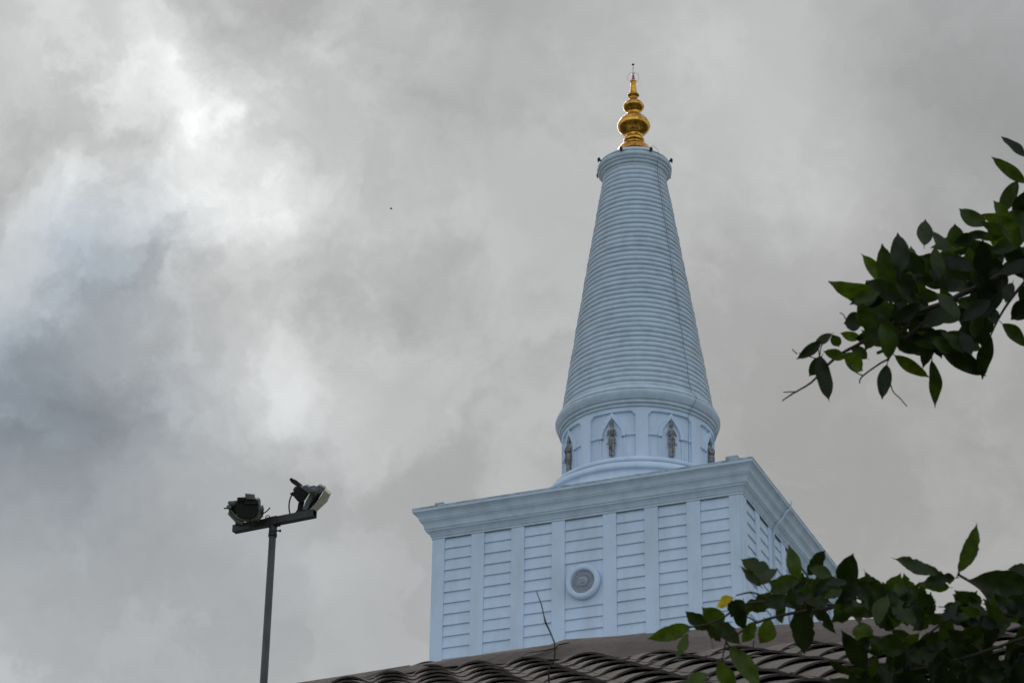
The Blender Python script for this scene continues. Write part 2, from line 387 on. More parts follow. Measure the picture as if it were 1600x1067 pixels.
for kx in range(8):
    ac = kx*math.pi/4
    niche = MB()
    # pilaster between the bays (left half of it and right half belong to one block)
    curved_block(niche, ac+R(22.5)-R(4.6), ac+R(22.5)+R(4.6), 4.7, 7.75, RI-.02, RD)
    # top rail with cut corners over the bay
    def tp(a, ac=ac): return 7.75
    curved_block(niche, ac-R(18.0), ac+R(18.0), 7.28, 7.75, RI-.02, RD-.003, 10)
    for s in (-1, 1):
        a = ac+s*R(17.9); c_ = ac+s*R(14.6)
        niche.add([CYL(a, RD-.005, 7.05), CYL(a, RD-.005, 7.30), CYL(c_, RD-.005, 7.30), CYL(a, RI-.01, 7.05), CYL(c_, RI-.01, 7.30)], [(0, 1, 2), (0, 2, 4, 3)])
    # ogee arch, its jambs and the imposts
    w = .62
    arch = [(-w, 4.75), (-w, 5.90), (-w-.01, 6.10), (-w+.05, 6.34), (-w+.20, 6.58), (-.24, 6.84), (-.09, 7.02), (0, 7.19), (.09, 7.02), (.24, 6.84), (w-.20, 6.58), (w-.05, 6.34), (w+.01, 6.10), (w, 5.90), (w, 4.75)]
    A = [(ac*RD+x_, z_) for x_, z_ in arch]
    strip_on_drum(niche, A[1:-1], .24, RI-.01, RI+.13)
    strip_on_drum(niche, [(ac*RD-w-.04, 4.72), (ac*RD-w-.04, 5.98)], .10, RI-.01, RI+.055)
    strip_on_drum(niche, [(ac*RD+w+.04, 4.72), (ac*RD+w+.04, 5.98)], .10, RI-.01, RI+.055)
    for s in (-1, 1):
        strip_on_drum(niche, [(ac*RD+s*(w+.12), 6.03), (ac*RD+s*1.24, 6.03)], .17, RI-.01, RI+.11)
    niche.build('niche', M_wall, drum)
# ring moulding above the drum
b = MB(); prof = [(3.85, 7.50), (4.06, 7.50), (4.06, 7.64), (4.03, 7.65), (4.03, 7.69), (4.13, 7.69), (4.15, 7.82), (4.10, 7.83), (4.10, 7.88), (4.19, 7.89), (4.21, 7.96), (4.26, 8.02), (4.31, 8.14), (4.335, 8.22), (4.335, 8.34), (4.24, 8.355), (4.24, 8.39), (4.29, 8.40), (4.25, 8.52), (4.16, 8.64), (4.07, 8.71), (4.03, 8.74)]
b.lathe(prof, 160, T); b.build('ring_moulding', M_trim, stupa)
# ringed cone
NR = 47; z0, z1, r0, r1 = 8.68, 23.25, 4.00, 1.72
prof = []; jr = [random.uniform(.85, 1.25) for _ in range(NR)]
for i in range(NR):
    for t, o in ((0, -.045), (.07, .010), (.2, .045), (.42, .06), (.64, .045), (.82, .01), (.94, -.035)):
        q = (i+t)/NR; prof.append((r0+(r1-r0)*q+o*jr[i], z0+(z1-z0)*q))
prof.append((r1, z1)); b = MB().lathe(prof, 144, T)
b.v = [(v[0]+noise.noise(Vector(v)*.9)*.022+noise.noise(Vector(v)*4)*.006, v[1]+noise.noise(Vector(v)*.9+Vector((9, 0, 0)))*.022, v[2]+noise.noise(Vector(v)*1.3+Vector((0, 7, 0)))*.022) for v in b.v]
cone = b.build('ringed_spire', M_trim, stupa)
# stone collar
prof = [(1.70, 23.2), (1.74, 23.22), (1.78, 23.34), (1.75, 23.35), (1.75, 23.38), (1.84, 23.39), (1.88, 23.52), (1.85, 23.53), (1.85, 23.56), (1.94, 23.58), (2.0, 23.66), (1.96, 23.67), (1.96, 23.71), (2.05, 23.73), (2.07, 23.95), (2.03, 23.97), (1.92, 24.0), (1.92, 24.08), (1.97, 24.09), (1.97, 24.16), (1.80, 24.22), (1.66, 24.40), (1.56, 24.50), (1.4, 24.52), (0, 24.54)]
collar = MB().lathe(prof, 96, T).build('collar', M_trim, stupa)
for kx in range(8):
    a = kx*math.pi/4
    b = MB().tube([CYL(a, 1.98, 24.02), CYL(a, 2.10, 24.05)], .05, 8)
    c_ = CYL(a, 2.16, 24.08)
    b.lathe([(0.001, -.10), (.05, -.09), (.085, -.03), (.095, .03), (.06, .08), (.05, .12), (.0, .14)], 12, Matrix.Translation(c_))
    b.lathe([(.045, -.10), (.03, -.17), (0, -.19)], 8, Matrix.Translation(CYL(a, 2.20, 24.08)))
    b.build('knob', M_black if False else M_dark, collar)
# golden pinnacle
g = [(1.42, 24.5), (1.40, 24.62), (1.30, 24.68), (1.12, 24.80), (1.0, 25.0), (.93, 25.2), (.80, 25.38), (.62, 25.50), (.52, 25.58), (.50, 25.66), (.55, 25.70), (.58, 25.80), (.575, 25.88), (.52, 25.94), (.47, 25.98), (.44, 26.05), (.43, 26.14), (.45, 26.22), (.56, 26.30), (.72, 26.42), (.85, 26.57), (.91, 26.70), (.925, 26.78), (.91, 26.88), (.90, 26.90), (.80, 27.12), (.66, 27.28), (.50, 27.42), (.40, 27.50), (.36, 27.54), (.345, 27.62), (.355, 27.70), (.40, 27.76), (.50, 27.86), (.58, 27.99), (.60, 28.08), (.585, 28.13), (.50, 28.28), (.38, 28.40), (.27, 28.50), (.19, 28.60), (.17, 28.68), (.20, 28.74), (.31, 28.79), (.33, 28.83), (.31, 28.88), (.22, 28.92), (.21, 28.97), (.20, 29.1), (.165, 29.35), (.135, 29.56), (.12, 29.62), (.18, 29.70), (.195, 29.76), (.18, 29.80), (.10, 29.84), (.08, 29.9)]
pin = MB().lathe(g, 64, T).build('gold_pinnacle', M_gold, stupa)
MB().lathe([(.085, 29.88), (.09, 29.98), (.07, 30.1), (.045, 30.26), (.0, 30.3)], 16, T).build('pink_finial', M_ruby, pin)
MB().lathe([(.03, 30.2), (.075, 30.28), (.07, 30.36), (.03, 30.46), (0, 30.5)], 16, T).build('crystal', M_glassy, pin)
b = MB().tube([T @ Vector((0, 0, 30.4)), T @ Vector((0, 0, 30.9))], .014, 6)
b.lathe([(0, 30.62), (.03, 30.66), (0, 30.70)], 10, T)
b.lathe([(0, 30.86), (.06, 30.88), (.082, 30.91), (.06, 30.94), (0, 30.96)], 16, T)
b.build('lightning_rod', M_dark, pin)
ring_pts = []
for i in range(33):
    a = 2*math.pi*i/32; ring_pts.append(T @ (Vector((0, 0, 30.05))+(CR*math.cos(a)+Vector((0, 0, 1))*math.sin(a))*.33))
MB().tube(ring_pts, .007, 5, False).build('wire_hoop', M_grey, pin)
# lightning conductor running down the right of the cone, ring and drum
def cone_pt(q, da=0): 
    rr = r0+(r1-r0)*q+.085; return CYL(R(62)+da, rr, z0+(z1-z0)*q)
cab = [CYL(R(60), 1.55, 24.8), CYL(R(60), 2.06, 24.2), CYL(R(60), 2.06, 23.9), CYL(R(61), 1.9, 23.3)]
cab += [cone_pt(1-i/40, .010*math.sin(i*1.3)+.006*math.sin(i*2.9)) for i in range(1, 41)]
cab += [CYL(R(63), 4.22, 8.62), CYL(R(63.5), 4.38, 8.4), CYL(R(63), 4.37, 8.25), CYL(R(60.5), 4.2, 7.75), CYL(R(59), 4.06, 7.35), CYL(R(59), 4.03, 6.0), CYL(R(59), 4.03, 4.7)]
MB().tube(cab, .013, 5).build('conductor_cable', M_cable, stupa)
cab = [p+Vector((.10, -.03, 0)) for p in cab[3:30]]
MB().tube(cab, .008, 5).build('conductor_cable', M_cable, stupa)
# downpipe with its bent wire on the right face
Mr = face_rot(1)
def side(u, o, z): return Mr @ Vector((u, -h-o, z))
dp = smoothpts([side(-2.6, .86, 1.60), side(-2.7, .88, 1.38), side(-2.75, .82, 1.1), side(-2.95, .60, .82), side(-3.0, .52, .55), side(-3.25, .32, .2), side(-3.3, .12, -.25), side(-3.3, .10, -1.2)], 4)+[side(-3.3, .10, -11)]
MB().tube(dp, .05, 8).build('downpipe', M_trim, cham)

# ------------------------------------------------------------------ niche statues
def make_statue():
    """praying standing figure, 2.35 m with its crown; feet at 0, facing -y"""
    me = bpy.data.meshes.new('statue'); bm = bmesh.new(); sk = bm.verts.layers.skin.verify()
    def V(x, y, z, rx, ry=None):
        v = bm.verts.new((x, y, z)); v[sk].radius = (rx, ry or rx); return v
    def E(*l):
        for a, b_ in zip(l, l[1:]): bm.edges.new((a, b_))
    pel = V(0, 0, 1.02, .19, .14); pel[sk].use_root = True
    w_ = V(0, 0, 1.20, .13, .11); ch = V(0, -.01, 1.42, .19, .13); sh = V(0, 0, 1.56, .13, .10); nk = V(0, 0, 1.66, .065); hd = V(0, -.02, 1.78, .105, .11); tp_ = V(0, 0, 1.90, .09)
    E(pel, w_, ch, sh, nk, hd, tp_)
    for s in (-1, 1):
        hp = V(s*.10, 0, .90, .135); kn = V(s*.105, -.015, .52, .105); an = V(s*.10, 0, .12, .075); ft = V(s*.115, -.13, .05, .055)
        E(pel, hp, kn, an, ft)
        so_ = V(s*.23, 0, 1.52, .075); el = V(s*.30, -.05, 1.24, .055); ha = V(s*.10, -.20, 1.36, .042); fi_ = V(s*.035, -.22, 1.48, .035)
        E(sh, so_, el, ha, fi_)
    bm.to_mesh(me); bm.free()
    return me
st_mesh = make_statue()
def statue(ang, label, first=None):
    base = CYL(ang, 3.98, 4.79)
    rz = ang
    root = empty('niche_statue', base); root.rotation_euler = (0, 0, rz); root.scale = (.78, .82, .96)
    bpy.context.view_layer.update()
    tag(root, label, 'statue', 'stone figures standing in the niches of the round drum')
    def part(name, me, m, mods=False):
        o = bpy.data.objects.new(name, me); col.objects.link(o); o.parent = root
        if not me.materials: me.materials.append(m)
        if mods:
            a = o.modifiers.new('skin', 'SKIN'); a.use_smooth_shade = True
            s_ = o.modifiers.new('sub', 'SUBSURF'); s_.levels = 2; s_.render_levels = 2
        return o
    part('body', st_mesh, M_stone, True)
    part('crown', ME['crown'], M_stone); part('sarong', ME['sarong'], M_stone); part('hip_bow', ME['bow_l'], M_stone); part('hip_bow', ME['bow_r'], M_stone); part('sash', ME['sash'], M_stone); part('necklace', ME['collar_ring'], M_stone)
    return root
ME = {}
SIDES = {-1: 'l', 1: 'r'}
def store(key, mb):
    me = bpy.data.meshes.new(key); me.from_pydata(mb.v, [], mb.f); me.update()
    for p, q in zip(me.polygons, mb.sm): p.use_smooth = q
    ME[key] = me
b = MB().lathe([(.125, 1.84), (.13, 1.90), (.10, 1.93), (.11, 1.97), (.085, 2.02), (.09, 2.05), (.06, 2.11), (.062, 2.14), (.035, 2.24), (.0, 2.42)], 16); store('crown', b)
b = MB()
for s in (-1, 1):
    b.lathe([(.10, .10), (.115, .12), (.10, .5), (.12, .62), (.15, .95), (.16, 1.05), (.13, 1.08)], 14, Matrix.Translation((s*.095, 0, 0)) @ Matrix.Diagonal((1, .9, 1, 1)))
b.lathe([(.23, .98), (.25, 1.04), (.23, 1.10), (.19, 1.13)], 18, Matrix.Diagonal((1, .72, 1, 1))); store('sarong', b)
for s in (-1, 1):
    b = MB().tube([(s*.10, -.17, 1.0), (s*.16, -.16, .74), (s*.26, -.08, .80), (s*.29, -.06, .79), (s*.34, -.06, .70)], [.02, .026, .05, .05, .015], 8); store('bow_l' if s < 0 else 'bow_r', b)
b = MB().tube([(0, -.16, 1.10), (0, -.20, 1.04), (0, -.19, .85), (0, -.16, .62)], [.03, .06, .04, .02], 8); store('sash', b)
b = MB().lathe([(.12, -.02), (.16, .0), (.13, .03)], 14, Matrix.Translation((0, -.03, 1.52))); store('collar_ring', b)
store('plinth', MB().box((-.24, -.26, -.02), (.24, .14, .05)))
statue(-math.pi/4, 'grey stone figure in the leftmost niche, seen almost from its side')
statue(0, 'grey stone praying figure with pointed crown in the niche left of the drum centre')
statue(math.pi/4, 'grey stone praying figure with pointed crown in the niche right of the drum centre')
statue(math.pi/2, 'grey stone figure in the rightmost niche, feet hidden behind the cornice')

# ------------------------------------------------------------------ tiled building in front
S = .34                      # roof units to metres
beta, psi = R(22), R(10)
RC = Vector((math.cos(psi), math.sin(psi), 0)); RV = Vector((math.sin(psi)*math.cos(beta), -math.cos(psi)*math.cos(beta), -math.sin(beta)))
RN = RC.cross(-RV).normalized()
if RN.z < 0: RN = -RN
RP = at(1000, 1040, 25*S)
def roof(u, v, n=0): return RP+RC*(u*S)+RV*(v*S)+RN*(n*S)
pav = empty('tiled_pavilion', (RP.x+1, RP.y, 0))
tag(pav, 'low building with dark brown curved clay roof tiles and grey ridge capping', 'building')
# ridge band in the photo: bottom line and crest line (pixels), with the distance of the roof there
bot = [(250, 1105, 24.6), (400, 1083, 25.0), (480, 1072, 25.4), (600, 1056.5, 26.4), (692, 1040.5, 27.4), (770, 1037, 27.9), (853, 1032.5, 28.1), (960, 1029, 27.7), (1040, 1025, 27.4), (1187, 1015.5, 27.1), (1300, 1009, 26.9), (1500, 997, 26.6), (1640, 988, 26.3), (1900, 972, 25.8)]
top = [(250, 1103), (400, 1079), (478, 1066.5), (600, 1046.5), (692, 1031), (770, 1019), (884, 1003), (960, 998), (1040, 991.5), (1187, 980), (1300, 971.5), (1500, 960), (1640, 951), (1900, 935)]
B3 = [at(x, y, t*S) for x, y, t in bot]
T3 = [at(x, y, t*S+.16) for (x, y), (_, _, t) in zip(top, bot)]
def bot_y(x):
    for (x0_, y0_, _), (x1_, y1_, _) in zip(bot, bot[1:]):
        if x0_ <= x <= x1_: return y0_+(y1_-y0_)*(x-x0_)/(x1_-x0_)
    return 1200
# tile columns, slightly oblique, following the roof slope
u_cols = [-5.6, -5.15, -4.7, -4.25, -3.75, -3.28, -2.81, -2.36, -1.84, -1.27, -.64, .07, .80, 1.55, 2.30, 3.05, 3.80, 4.55, 5.3, 6.05, 6.8, 7.55]
SK = .27; LV = 1.02; VE = 9.5
tiles = MB()
def tile(u0, pitch, v_low, jit):
    """one S-shaped clay tile: arched part and flat pan, lower end lifted over the next course"""
    nn = 14; prof = []
    for i in range(nn+1):
        s = i/nn
        if s < .74: hh = .080*math.sin(math.pi*s/.74)**.8*(pitch/.63)
        else: hh = -.020*math.sin(math.pi*(s-.74)/.26)
        prof.append((s*pitch*1.03, hh*.92))
    vs = []; th = .020
    L = LV*1.12
    for e, (v, lift) in enumerate(((v_low, .022), (v_low-L, .0))):
        for k_, (du, hh) in enumerate(prof):
            uu = u0+SK*v+du+jit*(.5-e)
            vs.append(roof(uu, v, hh*(1-.42*e)+lift+.02)); 
        for k_, (du, hh) in enumerate(prof):
            uu = u0+SK*v+du+jit*(.5-e)
            vs.append(roof(uu, v, hh*(1-.42*e)+lift+.02-th))
    m = nn+1; fs = []
    for i in range(nn):
        fs += [(i, i+1, 2*m+i+1, 2*m+i), (m+i, 3*m+i, 3*m+i+1, m+i+1), (i, m+i, m+i+1, i+1)]
    fs += [(0, 2*m, 3*m, m), (nn, m+nn, 3*m+nn, 2*m+nn)]
    tiles.add(vs, fs, False)
rt = random.Random(3)
for ci, u0 in enumerate(u_cols[:-1]):
    pitch = u_cols[ci+1]-u0
    off = rt.uniform(-.1, .1)
    v = VE
    while v > -7:
        p_ = roof(u0+SK*v+pitch*.3, v-LV*.9, .03); X, Y = pix(p_)
        if -400 < X < 2300 and Y > bot_y(max(260, min(1890, X)))-4: tile(u0+.0, pitch, v+off+rt.uniform(-.04, .04), rt.uniform(-.03, .03))
        v -= LV
to = tiles.build('roof_tiles', M_tile, pav)
for p in to.data.polygons: p.use_smooth = False
# solid bed under the tiles
bed = MB(); bedtop = [roof(-6.2, -1.0), roof(-6.2, VE), roof(9.5, VE), roof(9.0, -2.1)]
bd = [p-RN*.012 for p in B3]
poly = [bd[0]]+bd[1:]+[roof(10.6, VE, -.05), roof(-4.2, VE, -.05)]
bed.prism(poly, Vector((0, 0, -.08))); bed.build('roof_bed', M_wood, pav)
# ridge capping: overlapping lengths of mortar-grey capping
def cap(pts_b, pts_t, lift, name='ridge_cap'):
    b = MB(); vs = []; fs = []; n = len(pts_b); back = Vector((-RV.x, -RV.y, 0)).normalized()
    for pb, pt in zip(pts_b, pts_t):
        up = Vector((0, 0, 1))
        mid = pb.lerp(pt, .62)-back*.012+up*.004
        vs += [pb-back*lift, mid-back*lift, pt-back*lift+up*lift*.2, pt+back*.10-up*.01, pt+back*.26-up*.14, pb+back*.06+up*.002]
    for i in range(n-1):
        for k_ in range(6): fs.append((i*6+k_, i*6+(k_+1) % 6, (i+1)*6+(k_+1) % 6, (i+1)*6+k_))
    fs += [tuple(range(6)), tuple((n-1)*6+q for q in range(5, -1, -1))]
    b.add(vs, fs); return b.build(name, M_cap, pav)
def samp(P3, T3_, xa_b, xb_b, xa_t, xb_t, n):
    """n points on the bottom and crest lines between given pixel columns"""
    def onl(L, px_list, x):
        for (a, xa), (b_, xb) in zip(zip(L, px_list), list(zip(L, px_list))[1:]):
            if xa <= x <= xb: return a.lerp(b_, (x-xa)/(xb-xa))
        return L[-1]
    pb = [onl(P3, [q[0] for q in bot], xa_b+(xb_b-xa_b)*i/n) for i in range(n+1)]
    pt = [onl(T3_, [q[0] for q in top], xa_t+(xb_t-xa_t)*i/n) for i in range(n+1)]
    return pb, pt
cap(*samp(B3, T3, 252, 420, 252, 425, 3), .0)
cap(*samp(B3, T3, 418, 560, 423, 640, 4), .006)
cap(*samp(B3, T3, 556, 860, 632, 900, 12), .0)
cap(*samp(B3, T3, 803, 1115, 884, 1110, 8), .022)
cap(*samp(B3, T3, 1105, 1420, 1100, 1415, 8), .010)
cap(*samp(B3, T3, 1412, 1690, 1405, 1680, 5), .018)
cap(*samp(B3, T3, 1680, 1890, 1670, 1890, 3), .008)
# open joint where the right length laps the left one
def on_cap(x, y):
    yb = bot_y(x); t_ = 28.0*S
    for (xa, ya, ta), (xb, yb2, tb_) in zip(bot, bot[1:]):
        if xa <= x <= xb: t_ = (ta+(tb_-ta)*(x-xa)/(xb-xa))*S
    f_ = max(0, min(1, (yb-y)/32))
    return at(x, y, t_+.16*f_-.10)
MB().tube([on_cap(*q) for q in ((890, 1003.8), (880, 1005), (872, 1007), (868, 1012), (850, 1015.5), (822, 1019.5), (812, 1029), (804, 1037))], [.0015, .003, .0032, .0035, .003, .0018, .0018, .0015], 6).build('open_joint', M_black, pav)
# rear slope, fascia and walls
back = Vector((-RV.x, -RV.y, 0)).normalized()
b = MB(); ns = len(T3); vs = []
for p in T3: vs += [p+back*.2-Vector((0, 0, .12)), p+back*3.4-Vector((0, 0, 1.5))]
b.add(vs, [(2*i, 2*i+2, 2*i+3, 2*i+1) for i in range(ns-1)]); b.build('rear_slope', M_tile, pav)
e0_, e1_ = roof(-4.2, VE, -.3), roof(10.6, VE, -.3)
fw = Vector((RV.x, RV.y, 0)).normalized()
b = MB(); b.prism([e0_+fw*.02, e1_+fw*.02, e1_+fw*.02-Vector((0, 0, .2)), e0_+fw*.02-Vector((0, 0, .2))], fw*.03); b.build('fascia', M_wood, pav)
a0, a1_ = e0_-fw*.5, e1_-fw*.5
a3, a2 = T3[0]+back*3.0, T3[-1]+back*3.0
zt = e0_.z-.25
def q0(p, z): return Vector((p.x, p.y, z))
b = MB(); ring = [a0, a1_, a2, a3]
b.add([q0(p, 0) for p in ring]+[q0(p, zt) for p in ring], [(i, (i+1) % 4, (i+1) % 4+4, i+4) for i in range(4)]+[(4, 5, 6, 7)]); b.build('wall', M_bwall, pav)
# leaf litter and pebbles stay in the tile texture

# ------------------------------------------------------------------ bare twig
D_ = 5.45
tp2 = [at(838, 923, D_), at(846, 944, D_), at(850, 962, D_), at(852, 971, D_), at(861, 990, D_), at(866.5, 1004, D_), at(867, 1020, D_), at(866, 1032, D_), at(857, 1045, D_), at(857.5, 1060, D_), at(859, 1080, D_), at(866, 1300, D_)]
last = tp2[-1]
tp2 += [Vector((last.x+.05, last.y-.03, 1.9)), Vector((last.x-.02, last.y, .9)), Vector((last.x, last.y, 0))]
rad = [.0016, .002, .0022, .0036, .0026, .0028, .0030, .0030, .0032, .0034, .0036, .006, .010, .014, .018]
rad = [q*.62 if i < 11 else q for i, q in enumerate(rad)]
tw = MB().tube(tp2, rad, 7).build('bare_twig', M_bark)
tag(tw, 'thin bare leafless stem rising past the roof in front of the tower', 'twig')

# ------------------------------------------------------------------ floodlight mast
DM = 30.0
PX = DM/(F*1600)
mast = empty('lamp_mast', (at(413, 1067, DM).x, at(413, 1067, DM).y, 0))
tag(mast, 'slim grey metal pole with a slanting crossbar carrying two floodlights', 'lamp post')
ptop = at(427, 819, DM); pb = Vector((ptop.x, ptop.y, 0)); zj = at(420.5, 838, DM).z
MB().tube([pb, Vector((pb.x, pb.y, zj))], [.065, .044], 20).build('pole', M_pole, mast)
b = MB().tube([Vector((pb.x, pb.y, zj-.02)), Vector((pb.x, pb.y, ptop.z))], .050, 20)
b.tube([Vector((pb.x, pb.y, zj-.03)), Vector((pb.x, pb.y, zj+.01))], .054, 20)
b.tube([Vector((pb.x, pb.y, zj+.05)), Vector((pb.x, pb.y, zj+.05))+CR*.085], .010, 6); b.tube([Vector((pb.x, pb.y, zj+.05))+CR*.08, Vector((pb.x, pb.y, zj+.05))+CR*.10], .018, 6)
b.build('sleeve', M_dark, mast)
# crossbar: horizontal square tube that comes towards the viewer on the right
al = R(27); bx_dir = (Vector((CR.x, CR.y, 0)).normalized()*math.cos(al)-Vector((CF.x, CF.y, 0)).normalized()*math.sin(al)).normalized()
bc = Vector((pb.x, pb.y, ptop.z+.035))
by = Vector((0, 0, 1)).cross(bx_dir)
Mbar = Matrix(((bx_dir.x, by.x, 0, bc.x), (bx_dir.y, by.y, 0, bc.y), (0, 0, 1, bc.z), (0, 0, 0, 1)))
def ux(px):     # bar coordinate that shows at this pixel column
    lo, hi = -2, 2
    for _ in range(40):
        m_ = (lo+hi)/2
        if pix(bc+bx_dir*m_)[0] < px: lo = m_
        else: hi = m_
    return lo
b = MB(); xl, xr = ux(366), ux(492); t_ = .045
b.box((xl, -t_, -t_), (xr, t_, -t_+.006), Mbar).box((xl, -t_, t_-.006), (xr, t_, t_), Mbar).box((xl, -t_, -t_+.0062), (xr, -t_+.006, t_-.0062), Mbar).box((xl, t_-.006, -t_+.0062), (xr, t_, t_-.0062), Mbar)
b.box((-.075, -t_-.006, -t_-.01), (.075, t_+.006, t_+.006), Mbar)
b.build('crossbar', M_dark, mast)
hk = [Mbar @ Vector((-.07+.032*math.cos(a), -.03, .05+.036*math.sin(a))) for a in [R(x) for x in range(-30, 211, 24)]]
MB().tube(hk, .006, 6).build('hook', M_dark, mast)
# local frame for the lamps: right, up in the picture's sense, and away
def LF(px, py, dd=0): return at(px, py, DM+dd)
def pz(pts, dd, depth): 
    mb = MB(); P = [LF(x, y, dd) for x, y in pts]; mb.prism(P, CF*depth); return mb
def crop5(x, y): return 340+x/8.205, 730+y/8.205
# --- left floodlight, its back to the viewer
fl = empty('floodlight', LF(374, 822)); tag(fl, 'black floodlight seen from behind on the left end of the crossbar', 'floodlight', 'floodlights on the mast')
def rp(poly, dd, depth, name, m, parent, bev=0):
    return pz([crop5(*q) for q in poly], dd, depth).build(name, m, parent, bev)
rp([(255, 400), (290, 385), (500, 400), (525, 425), (530, 540), (515, 600), (470, 650), (400, 668), (320, 662), (255, 635), (225, 560), (235, 470)], -.16, .26, 'housing', M_black, fl, .02)
rp([(250, 385), (345, 382), (350, 430), (250, 430)], -.20, .10, 'driver_box', M_black, fl, .006)
rp([(350, 337), (460, 348), (472, 412), (358, 405)], -.22, .14, 'heat_sink', M_grey, fl, .006)
rp([(345, 412), (520, 410), (522, 470), (345, 470)], -.185, .04, 'rear_plate', M_dark, fl, .004)
# glass rim peeking out below and left
rp([(128, 600), (160, 520), (230, 540), (300, 600), (420, 620), (500, 600), (540, 540), (575, 560), (588, 600), (552, 655), (500, 685), (400, 700), (300, 697), (215, 690)], .12, .03, 'glass_rim', M_glass, fl)
for pts in ([(135, 480), (170, 470), (165, 560), (230, 650), (330, 700), (320, 735), (235, 715), (150, 600)],):
    rp(pts, -.08, .05, 'yoke', M_grey, fl, .003)
rp([(545, 500), (585, 500), (590, 600), (520, 690), (505, 690), (560, 600)], -.08, .03, 'yoke', M_grey, fl, .002)
b = MB()
def dsk(b, x, y, r, dd, th, n=18):
    c_ = LF(*crop5(x, y), dd); q = CR.cross(CU)
    Mx = Matrix(((CR.x, CU.x, -CF.x, c_.x), (CR.y, CU.y, -CF.y, c_.y), (CR.z, CU.z, -CF.z, c_.z), (0, 0, 0, 1)))
    b.lathe([(0, 0), (r, 0), (r*1.02, th*.5), (r, th), (0, th)], n, Mx)
for x, y, r in ((160, 450, .022), (150, 505, .03), (205, 455, .03), (560, 530, .034)):
    b = MB(); dsk(b, x, y, r, -.11, .05); b.build('pivot_bolt', M_grey, fl)
MB().tube([LF(*crop5(80, 525), -.1), LF(*crop5(150, 522), -.1)], .010, 8).build('bolt', M_grey, fl)
b = MB().tube([LF(*crop5(520, 545), -.1), LF(*crop5(595, 540), -.1)], .014, 8)
b.tube([LF(*crop5(575, 485), -.1), LF(*crop5(578, 590), -.1)], .012, 8)
b.build('bolt', M_grey, fl)
MB().tube(smoothpts([LF(*crop5(q[0], q[1]), -.1) for q in ((545, 590), (600, 580), (640, 550), (675, 512))]), .008, 6).build('wire_end', M_dark, fl)
MB().tube([LF(*crop5(510, 690), -.05), LF(*crop5(585, 620), -.05)], .007, 6).build('stay', M_grey, fl)
rp([(160, 430), (235, 425), (240, 600), (215, 600), (165, 530)], -.05, .12, 'side_cover', M_dark, fl, .006)
MB().tube(smoothpts([LF(*crop5(q[0], q[1]), -.06) for q in ((415, 640), (415, 700), (440, 755))]), .008, 6).build('power_cable', M_black, fl)
b = pz([crop5(*q) for q in ((225, 705), (300, 690), (330, 712), (420, 705), (440, 730), (300, 760), (230, 750))], -.06, .1)
b.build('mounting_foot', M_dark, fl)
# --- right floodlight, seen from its side, glass turned down to the right
fr = empty('floodlight', LF(470, 803)); tag(fr, 'floodlight turned sideways with pale glass front on the right end of the crossbar', 'floodlight', 'floodlights on the mast')
rp([(1000, 260), (1060, 240), (1170, 330), (1100, 440), (1040, 450), (985, 390), (960, 330)], -.12, .24, 'housing', M_black, fr, .012)
rp([(1090, 240), (1125, 228), (1200, 262), (1165, 335), (1085, 270)], -.13, .22, 'driver_box', M_grey, fr, .008)
rp([(985, 250), (1025, 238), (1048, 275), (1010, 320), (960, 295)], -.10, .18, 'end_cap', M_grey, fr, .008)
rp([(918, 155), (935, 137), (1000, 160), (1090, 230), (1045, 248), (1000, 235), (950, 200)], -.12, .05, 'visor', M_dark, fr, .004)
rp([(928, 140), (945, 135), (965, 155), (940, 170)], -.14, .08, 'visor_clip', M_black, fr)
rp([(920, 335), (960, 315), (1000, 350), (975, 375), (945, 355)], -.05, .1, 'cable_gland', M_black, fr, .003)
rp([(1265, 250), (1290, 225), (1370, 262), (1362, 300), (1300, 345), (1265, 320)], -.14, .26, 'front_cover', M_grey, fr, .008)
rp([(1230, 340), (1330, 330), (1240, 480), (1150, 560), (1090, 545), (1180, 400)], -.10, .22, 'cooling_fins', M_black, fr, .004)
for i in range(6):
    x = 1240-i*18; y = 380+i*26
    rp([(x-22, y), (x+30, y-28), (x+34, y-20), (x-18, y+8)], -.13, .04, 'fin', M_grey, fr)
rp([(1185, 330), (1235, 340), (1150, 545), (1085, 545), (1130, 430)], -.17, .03, 'yoke', M_grey, fr, .004)
rp([(1035, 450), (1110, 440), (1085, 545), (1040, 560), (1010, 600), (975, 605), (1020, 540)], -.06, .08, 'yoke', M_dark, fr, .004)
rp([(1040, 540), (1140, 545), (1150, 580), (1060, 600), (1040, 580)], -.12, .24, 'mounting_foot', M_black, fr, .004)
b = MB(); dsk(b, 1232, 295, .062, -.18, .04); dsk(b, 1232, 295, .035, -.20, .03); b.build('tilt_gear', M_grey, fr)
b = MB(); b.tube([LF(*crop5(1232+50*math.cos(a), 292+50*math.sin(a)), -.19) for a in [R(x) for x in range(0, 361, 20)]], .006, 6, False); b.build('gear_rim', M_dark, fr)
rp([(1365, 285), (1437, 345), (1385, 460), (1255, 580), (1180, 550), (1165, 548), (1240, 478), (1330, 360)], -.15, .30, 'glass_front', M_glass, fr, .006)
MB().tube(smoothpts([LF(*crop5(q[0], q[1]), -.04) for q in ((950, 355), (925, 420), (915, 500), (925, 580), (945, 660))]), .009, 6).build('power_cable', M_black, fr)

